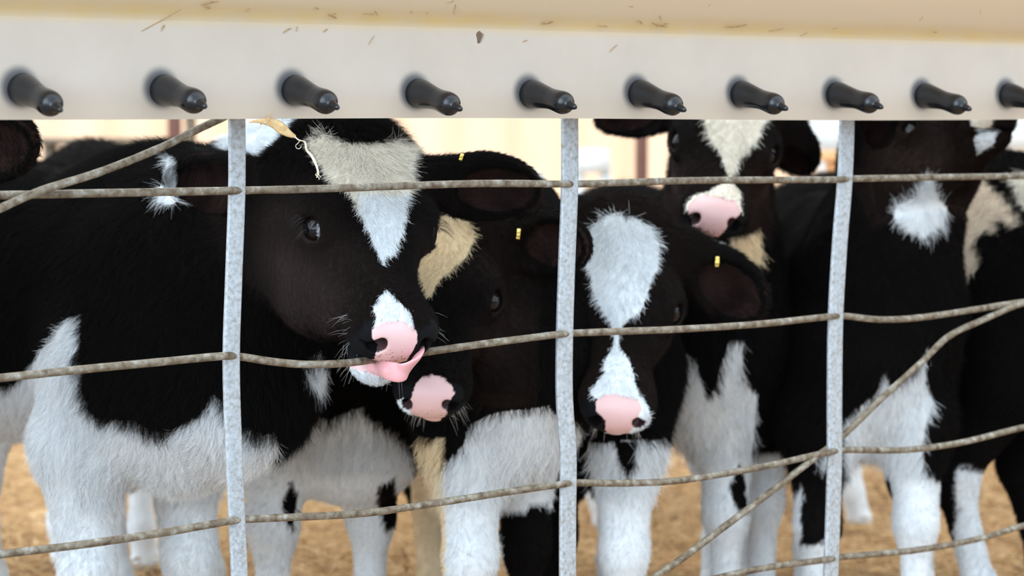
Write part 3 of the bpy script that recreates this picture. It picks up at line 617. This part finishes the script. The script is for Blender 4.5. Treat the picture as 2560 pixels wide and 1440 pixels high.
# ------------------------------------------------------------------ fence
fe = empty('wire_fence', tuple(F0 + FU * .3), 'fence of bent rusty rods threaded through three flat galvanised upright bars', 'fence')
posts = [([(592,200),(592,298),(592,470),(584,700),(578,900),(583,1100),(592,1300),(598,1440),(600,1700)], .0205),
         ([(1424,200),(1424,300),(1424,460),(1417,650),(1411,850),(1411,1000),(1420,1130),(1419,1300),(1419,1700)], .0245),
         ([(2117,200),(2117,300),(2112,450),(2100,600),(2089,790),(2086,1000),(2086,1150),(2082,1300),(2077,1440),(2074,1700)], .0255)]
for pts, wd in posts:
    p = smooth_path([F(*q) for q in pts], 60); V, Q = sweep(p, wd / 2, .0028, FU, square=True)
    mesh_np('post', V, Q, M_post, fe, smooth=False)
PX = [592, 1424, 2117]
def rod(segs, r=.0046, push={}):
    P = []
    for pts in segs:
        n = len(pts)
        for i, (x, y) in enumerate(pts):
            t = i / (n - 1); P.append(F(x, y, -.0075 + .015 * t + push.get(x, 0)))
    P = smooth_path(P, 150); nz = 1 + .02 * noise(P, 260) + .02 * noise(P, 700, 6)
    V, Q = sweep(P, r * nz, r * nz, (0, 0, 1), 12); mesh_np('rod', V, Q, M_rod, fe)
rod([[(-700,505),(-300,494),(0,488),(300,482),(574,477)], [(614,476),(800,472),(1000,465),(1200,459),(1408,460)], [(1442,460),(1700,452),(1900,450),(2096,449)], [(2132,447),(2300,444),(2560,440),(2900,434)]])
rod([[(-700,1010),(-300,972),(0,945),(200,924),(400,905),(560,890)], [(602,892),(680,904),(760,911),(850,909),(905,903),(980,893),(1060,881),(1200,861),(1395,836)], [(1432,833),(1560,828),(1700,823),(1900,810),(2070,792)], [(2110,790),(2200,799),(2300,794),(2430,775),(2560,755),(2900,715)]], push={905: -.012, 980: -.034, 1060: -.018})
rod([[(-700,1480),(-300,1425),(0,1386),(200,1362),(400,1333),(572,1303)], [(614,1298),(900,1284),(1100,1256),(1300,1225),(1402,1211)], [(1440,1207),(1560,1208),(1700,1201),(1900,1168),(2066,1132)], [(2108,1125),(2260,1125),(2400,1107),(2560,1068),(2900,1000)]])
rod([[(-300,1830),(572,1715)], [(614,1700),(1402,1540)], [(1440,1530),(1840,1434),(1950,1414),(2060,1400)], [(2102,1393),(2300,1374),(2450,1346),(2560,1314),(2900,1235)]])
def diag(pts, r=.0046, offs=None):
    P = [F(x, y, o) for (x, y), o in zip(pts, offs)]; P = smooth_path(P, 90); nz = 1 + .05 * noise(P, 260)
    V, Q = sweep(P, r * nz, r * nz, (0, 0, 1), 12); mesh_np('brace_rod', V, Q, M_rod, fe)
diag([(-300,650),(-20,530),(100,478),(250,430),(400,370),(480,330),(560,292),(592,270)], offs=[.008, .012, .016, .014, .012, .010, .006, .0])
diag([(1500,1540),(1640,1440),(1700,1400),(1800,1325),(1900,1250),(2030,1150),(2086,1108),(2112,1085),(2200,1000),(2310,900),(2370,842),(2450,803),(2560,757),(2800,690)], offs=[.01, .01, .01, .01, .010, .009, -.011, -.011, -.006, -.003, 0, .004, .01, .01])

# ------------------------------------------------------------------ trough with rubber teats
TN = .05; tz0 = .8735; tz1 = .993
def Tp(px, py): return on_plane(px, py, F0 + FN * TN, FN)
tr = empty('feeding_trough', tuple(F0 + FN * TN + FU * .8 + np.array([0, 0, tz0])), 'cream plastic milk trough with a row of black rubber teats above the fence', 'trough')
prof = []                                   # (offset along FN, z) outer side from the bottom lip up, then down the inner side
outer = [(0, tz0), (0, .90), (0, .94), (0, .982), (.0028, .990), (.009, .998), (.020, 1.012), (.036, 1.036), (.060, 1.075), (.085, 1.115), (.100, 1.135)]
inner = [(o - .0045, z + .002) for o, z in outer[::-1]]
prof = outer + inner; S = np.linspace(-1.0, 2.2, 90); V = []; npf = len(prof)
base0 = F0 + FN * TN
for s_ in S:
    for o, z in prof: V.append(base0 * [1, 1, 0] + FU * s_ + FN * o + np.array([0, 0, z + .0012 * math.sin(s_ * 5) * (z < .88)]))
Q = [(i * npf + j, i * npf + (j + 1) % npf, (i + 1) * npf + (j + 1) % npf, (i + 1) * npf + j) for i in range(len(S) - 1) for j in range(npf)]
V = np.array(V); Q = np.array(Q)
teats = [(55,222),(408,224),(735,224),(1043,232),(1326,234),(1596,232),(1850,234),(2088,236),(2308,238),(2518,237),(-330,215),(2716,240)]
tpos = [Tp(x, y) for x, y in teats]
def plastic_mat():
    m, nt, bs = newmat('cream_plastic'); tc = nd(nt, 'ShaderNodeTexCoord'); geo = nd(nt, 'ShaderNodeNewGeometry'); sx = nd(nt, 'ShaderNodeSeparateXYZ'); nt.links.new(geo.outputs['Position'], sx.inputs[0])
    n1 = noisetex(nt, 6, 4, (1, 1, 1)); n2 = noisetex(nt, 22, 5, (1, 1, 2.5))
    def mth(op, a, b=None, c=None):
        q = nd(nt, 'ShaderNodeMath', operation=op)
        for i, v in enumerate((a, b, c)):
            if v is None: continue
            if isinstance(v, (int, float)): q.inputs[i].default_value = v
            else: nt.links.new(v, q.inputs[i])
        return q.outputs[0]
    def mix(f, a, b):
        q = nd(nt, 'ShaderNodeMixRGB'); nt.links.new(f, q.inputs[0]) if not isinstance(f, float) else setattr(q.inputs[0], 'default_value', f)
        for i, v in ((1, a), (2, b)):
            if isinstance(v, tuple): q.inputs[i].default_value = (*v, 1)
            else: nt.links.new(v, q.inputs[i])
        return q.outputs[0]
    z = sx.outputs['Z']
    c = ramp(nt, n1, [(.3, (.64, .55, .46)), (.7, (.71, .62, .53))])
    up_ = nd(nt, 'ShaderNodeMapRange'); up_.inputs[1].default_value = .985; up_.inputs[2].default_value = 1.005; nt.links.new(z, up_.inputs[0])
    c = mix(up_.outputs[0], c, (.74, .60, .43))
    d = mth('ABSOLUTE', mth('SUBTRACT', mth('ADD', z, mth('MULTIPLY', n1, .008)), .994)); f = nd(nt, 'ShaderNodeMapRange'); nt.links.new(d, f.inputs[0]); f.inputs[1].default_value = .019; f.inputs[2].default_value = .0; f.interpolation_type = 'SMOOTHSTEP'
    c = mix(mth('MULTIPLY', f.outputs[0], mth('MULTIPLY_ADD', n2, .9, .25)), c, (.74, .53, .22))
    # milk-fat stains running along the lower edge, right of every teat
    fs = nd(nt, 'ShaderNodeMapRange'); nt.links.new(z, fs.inputs[0]); fs.inputs[1].default_value = .905; fs.inputs[2].default_value = .878; nt.links.new(mth('MULTIPLY', mth('MULTIPLY', fs.outputs[0], n2), 1.0), fs.inputs[3]) if False else None
    c = mix(mth('MULTIPLY', mth('MULTIPLY', fs.outputs[0], n1), .7), c, (.66, .52, .37))
    # painted-in dark halo round each teat base, for the flange showing through the plastic
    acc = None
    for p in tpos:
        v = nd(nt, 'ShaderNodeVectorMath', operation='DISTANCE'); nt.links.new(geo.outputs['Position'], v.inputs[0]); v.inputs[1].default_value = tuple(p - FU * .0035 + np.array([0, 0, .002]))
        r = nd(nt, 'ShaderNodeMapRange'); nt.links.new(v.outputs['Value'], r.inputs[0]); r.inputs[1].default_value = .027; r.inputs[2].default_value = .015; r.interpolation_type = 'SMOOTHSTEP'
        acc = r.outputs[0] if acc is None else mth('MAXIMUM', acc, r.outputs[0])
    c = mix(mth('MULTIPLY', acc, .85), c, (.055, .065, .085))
    nt.links.new(c, bs.inputs['Base Color']); bs.inputs['Roughness'].default_value = .42; bs.inputs['Specular IOR Level'].default_value = .35
    bump(nt, bs, n2, .08, .002)
    tl = nd(nt, 'ShaderNodeBsdfTranslucent'); nt.links.new(c, tl.inputs[0]); ms = nd(nt, 'ShaderNodeMixShader'); ms.inputs[0].default_value = .3
    nt.links.new(bs.outputs[0], ms.inputs[1]); nt.links.new(tl.outputs[0], ms.inputs[2]); nt.links.new(ms.outputs[0], nt.nodes['Material Output'].inputs[0]); return m
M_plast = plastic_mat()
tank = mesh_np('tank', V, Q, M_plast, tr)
# drilled hole
hp = Tp(1200, 93); a = np.linspace(0, 2 * np.pi, 24, endpoint=False); rr = .0068 * (1 + .12 * np.sin(3 * a + 1) + .08 * np.sin(5 * a)); ring = FU[None] * (np.cos(a) * rr * .85)[:, None] + np.array([0, 0, 1.])[None] * (np.sin(a) * rr * 1.1)[:, None]
Vh = np.vstack([hp + ring + FN * .03, hp + ring - FN * .03]); me = bpy.data.meshes.new('cutter'); me.from_pydata((Vh - parent_loc(tr)).tolist(), [], [tuple(range(24)), tuple(range(47, 23, -1))] + [(i, i + 24, (i + 1) % 24 + 24, (i + 1) % 24) for i in range(24)])
cut = bpy.data.objects.new('cutter', me); SC.collection.objects.link(cut); cut.parent = tr
import bmesh
bm = bmesh.new(); bm.from_mesh(me); bmesh.ops.recalc_face_normals(bm, faces=bm.faces); bm.to_mesh(me); bm.free()
bm = bmesh.new(); bm.from_mesh(tank.data)
bmesh.ops.holes_fill(bm, edges=[e for e in bm.edges if e.is_boundary]); bmesh.ops.recalc_face_normals(bm, faces=bm.faces); bm.to_mesh(tank.data); bm.free()
md = tank.modifiers.new('hole', 'BOOLEAN'); md.object = cut; md.solver = 'EXACT'; md.operation = 'DIFFERENCE'
bpy.context.view_layer.update(); dg = bpy.context.evaluated_depsgraph_get(); nm = bpy.data.meshes.new_from_object(tank.evaluated_get(dg)); tank.modifiers.clear(); tank.data = nm; nm.name = 'tank'
bpy.data.objects.remove(cut)
for p_ in nm.polygons: p_.use_smooth = (p_.center[2] + parent_loc(tr)[2]) > .984
# far wall of the tank
V, Q = box(base0 * [1, 1, 0] + FU * .6 - FN * .004 + FN * 0 + np.array([0, 0, 1.02]), (1.6, .002, .125), np.stack([FU, FN, [0, 0, 1]], 1))
V[:, :2] -= FN[:2] * .012
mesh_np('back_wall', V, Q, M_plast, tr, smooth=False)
pr = [(0, .0172), (.002, .0176), (.010, .0172), (.022, .0155), (.034, .0138), (.046, .0128), (.057, .0132), (.066, .0139), (.072, .0138), (.077, .0126), (.0805, .0104), (.083, .0074), (.0845, .0058), (.089, .0048), (.0945, .0036), (.0975, .0026), (.099, .0012), (.0993, .0002)]
dirs = (FN * .985 + np.array([0, 0, -.16])); dirs /= np.linalg.norm(dirs)
for i, p in enumerate(tpos):
    dv = dirs + np.array([*(rng.normal(size=2) * .02), rng.normal() * .02]); dv /= np.linalg.norm(dv)
    cp = smooth_path(np.array([[q[0], q[1], 0] for q in pr]), 70); path = p + dv * cp[:, :1] * .93 + np.array([0, 0, -.004]) * (cp[:, :1] / .09) ** 2
    V, Q = sweep(path, np.maximum(cp[:, 1], .0002), np.maximum(cp[:, 1], .0002), (0, 0, 1), 32)
    mesh_np('teat', V, Q, M_rubber, tr)

# ------------------------------------------------------------------ loose straw on trough, hanging husk
def ribbon(name, pts, widths, Yo, mat, label, cat, group=None, th=.0006, side=(0, 0, 1.)):
    P = smooth_path([on_plane(x, y, F0 + FN * Yo, FN) for x, y in pts], max(12, len(pts) * 6)); t = np.linspace(0, 1, len(P)); wv = np.interp(t, np.linspace(0, 1, len(widths)), widths)
    P = P + FN * (.002 * np.sin(t * 9))[:, None]
    V, Q = sweep(P, wv / 2, th * .5 + wv * .08, side, 8); return V, Q
def loose(name, parts, mat, label, cat, group=None):
    V, Q = join(parts); c = V.mean(0); o = mesh_np(name, V - c, Q, mat, None, label=label, category=cat); o.location = tuple(c)
    if group: o['group'] = group
    return o
HK = TN + .003
px_ = 1 / 2230.
loose('dried_husk', [ribbon('', [(622,306),(640,303),(665,304),(690,310),(705,322),(720,334),(738,342)], [3*px_, 10*px_, 17*px_, 24*px_, 30*px_, 20*px_, 8*px_], HK, None, '', ''),
    ribbon('', [(668,305),(655,310),(645,322)], [3*px_, 3*px_, 1*px_], HK + .001, None, '', ''),
    ribbon('', [(671,281),(671,290),(672,302)], [3*px_, 5*px_, 3*px_], TN + .004, None, '', '')], M_leaf, 'dry tan husk hanging from the trough\'s lower edge beside the first post', 'dry leaf')
loose('twisted_straw', [ribbon('', [(736,341),(745,350),(760,355),(768,375),(780,388),(788,410),(795,438)], [4*px_, 3*px_, 6*px_, 6*px_, 8*px_, 6*px_, 5*px_], HK + .002, None, '', '', side=(1, .6, 0)),
    ribbon('', [(748,352),(741,362),(745,372),(752,366)], [1.5*px_] * 4, HK + .002, None, '', '', side=(1, .6, 0)),
    ribbon('', [(793,428),(790,444)], [2*px_] * 2, HK, None, '', '', side=(1, .6, 0)), ribbon('', [(794,430),(800,443)], [2*px_] * 2, HK + .002, None, '', '', side=(1, .6, 0)), ribbon('', [(794,428),(796,449)], [2*px_] * 2, HK + .003, None, '', '', side=(1, .6, 0))], M_twine, 'pale twisted straw dangling from the husk in front of the licking calf', 'straw')
def surf(px, py):
    p = Tp(px, py)
    if p[2] < .985: return p, FN
    n = np.array([*(FN[:2] * .85), -.53]); q = on_plane(px, py, base0 * [1, 1, 0] + FN * .0095 + np.array([0, 0, .997]), n); return q, n / np.linalg.norm(n)
fl = [((352,78),(400,52),(452,22),1.5),((402,78),(410,62),(404,70),3),((500,12),(520,6),(545,2),4),((512,14),(520,18),(526,20),5),((707,82),(715,76),(728,70),3),((740,78),(741,72),(743,66),2.5),((806,80),(812,76),(818,72),3),((612,28),(618,24),(624,20),3.5),((785,20),(790,18),(796,22),3.5),((818,34),(828,38),(842,46),4),((822,35),(832,34),(840,32),3),((905,33),(925,34),(936,33),2.5),((936,25),(940,32),(944,38),3),((1025,28),(1028,30),(1030,27),4),((1063,35),(1066,32),(1070,30),3),((920,112),(928,98),(935,88),1.5),((1115,5),(1125,4),(1135,0),2.5),((1134,36),(1136,24),(1138,10),2.5),((1352,57),(1368,56),(1385,52),7),((1493,63),(1508,64),(1520,66),3),((1590,50),(1600,53),(1605,61),3.5),((1628,56),(1648,62),(1668,66),4),((1640,66),(1655,60),(1672,58),3.5),((1648,38),(1650,44),(1652,50),2.5),((1810,66),(1850,64),(1868,60),4.5),((1845,64),(1856,62),(1866,60),3),((1522,130),(1532,120),(1542,112),2.5),((1920,76),(1935,74),(1960,70),2.5),((2000,88),(2010,84),(2018,80),2.5),((2080,70),(2086,70),(2092,68),2),((2296,50),(2302,46),(2306,40),3.5),((2332,78),(2338,80),(2342,78),4),((2448,34),(2450,22),(2452,8),2),((1305,104),(1312,102),(1318,100),2),((1570,14),(1577,16),(1583,15),2.5),((1770,15),(1772,12),(1774,8),2)]
for i, (a, b, c, wd) in enumerate(fl):
    ps = []
    for q in (a, b, c): p, n = surf(*q); ps.append(p + n * .0011)
    u = ps[2] - ps[0]; sd_ = np.cross(n, u); sd_ /= np.linalg.norm(sd_); pw = wd / 2200 / 2; P = smooth_path(ps, 9); prf = pw * np.array([.2, .7, 1, 1, .9, 1, .8, .5, .15])
    c_ = P.mean(0); V, Q = sweep(P - c_, prf, .0005, sd_, 6)
    side = 'left' if a[0] < 1280 else 'right'; top = 'yellowed crease' if p[2] > .975 else 'face below the crease'
    o = mesh_np('straw_fleck', V, Q, M_fleck, None, label='tiny brown straw fleck stuck to the trough\'s %s half, on its %s' % (side, top), category='straw', group='straw flecks, %s half of the trough, %s' % (side, top)); o.location = tuple(c_)

# ------------------------------------------------------------------ the barn
def struct(name, V, Q, mat): return mesh_np(name, V, Q, mat, None, smooth=False, kind='structure')
gx = np.linspace(-14, 14, 141); gy = np.linspace(-6, 24, 151); X, Y = np.meshgrid(gx, gy, indexing='ij'); G = np.stack([X, Y, np.zeros_like(X)], -1).reshape(-1, 3)
far = (G[:, 1] > 4.9) * (G[:, 1] < 9); G[:, 2] = far * (.012 + .012 * noise(G, 4))
Q = [(i * 151 + j, (i + 1) * 151 + j, (i + 1) * 151 + j + 1, i * 151 + j + 1) for i in range(140) for j in range(150)]
o = struct('floor', G, Q, M_floor)
ns = 26000; P = np.stack([rng.uniform(-2.2, 2.6, ns), 4.3 + 5.0 * rng.random(ns) ** 1.3, rng.uniform(.004, .035, ns)], 1); an = rng.uniform(0, 6.28, ns); L = rng.uniform(.02, .07, ns); dz = rng.normal(size=ns) * .22
D = np.stack([np.cos(an), np.sin(an), dz], 1) * L[:, None]; sd2 = np.stack([-np.sin(an), np.cos(an), np.zeros(ns)], 1) * .0022; upv = np.array([0, 0, .0022])
V = np.stack([P - D + sd2, P - D - sd2, P - D + upv, P + D + sd2, P + D - sd2, P + D + upv], 1).reshape(-1, 3); b = np.arange(ns)[:, None] * 6
Q = np.concatenate([b + [0, 1, 4, 3], b + [1, 2, 5, 4], b + [2, 0, 3, 5]])
V[:, 2] = np.maximum(V[:, 2], .001)
o = mesh_np('straw_bedding', V, Q, M_straw, None, smooth=False, label='loose golden straw bedding spread over the pen floor', category='straw', kind='stuff')
V, Q = box((0, -1.7, .012), (14, 4.25, .012)); struct('floor', V, Q, M_conc)
V, Q = box((0, 5.2, 3.05), (8, 3.7, .003)); struct('added_roof', V, Q, M_roof_diffuser)  # unseen roof added to keep the sun off and pass soft downlight
# far building across the yard
V = []; Q = []
cx = np.linspace(-12, 12, 400)
for i, x in enumerate(cx): yy = 12.5 + .03 * math.sin(x * 22); V += [(x, yy, 0), (x, yy, 5.0)]
for i in range(399): Q.append((2 * i, 2 * i + 2, 2 * i + 3, 2 * i + 1))
struct('wall_back', np.array(V), Q, M_cream)
V, Q = join([box((x, 8.6, 1.0), (.05, .05, 1.0)) for x in [0]]); 
def post_thing(px, wpx, Y, mat, label):
    p = unp(px, 340, Y); c, r = (0, 0, 0), 0; V, Q = sweep(np.array([[0, 0, 0], [0, 0, 1.2], [0, 0, 3.0]], float), wpx * Y / FPX / 2, wpx * Y / FPX / 2, (1, 0, 0), square=True)
    o = mesh_np('barn_post', V, Q, mat, None, smooth=False, label=label, category='post'); o.location = (p[0], Y, 0)
post_thing(437, 32, 7.6, M_brown, 'reddish brown steel post far behind, left of the first fence post')
post_thing(477, 26, 7.9, M_rod, 'dark grey post right beside the reddish brown one at left')
post_thing(1604, 30, 7.6, M_brown, 'reddish brown steel post far behind, just right of the middle fence post')
def rail(y0, y1, Y, x0, x1, mat, name, label, cat):
    a, b = unp(x0, y0, Y), unp(x1, y1, Y); zc = (a[2] + b[2]) / 2; V, Q = join([box(((b[0] - a[0]) / 2, 0, 0), ((b[0] - a[0]) / 2, .03, abs(b[2] - a[2]) / 2))] + [box(((b[0] - a[0]) * q, .02, -zc / 2), (.02, .02, zc / 2)) for q in (.1, .9)])
    o = mesh_np(name, V, Q, mat, None, smooth=False, label=label, category=cat); o.location = (a[0], Y, (a[2] + b[2]) / 2)
rail(345, 362, 8.2, 90, 430, M_rod, 'pen_rail', 'thin dull rail far behind the back of the licking calf', 'rail')
rail(376, 404, 8.2, 1980, 3000, M_rail, 'pen_rail', 'orange rail far behind at the right edge', 'rail')
rail(372, 432, 9.0, 1440, 1522, M_white, 'pale_panel', 'blurred white panel far behind, beside the middle post', 'panel')
rail(300, 376, 9.4, 1960, 3000, M_white, 'pale_panel', 'blurred pale corrugated panel far behind at the right', 'panel')
print('built in %.1fs' % (time.time() - T0))
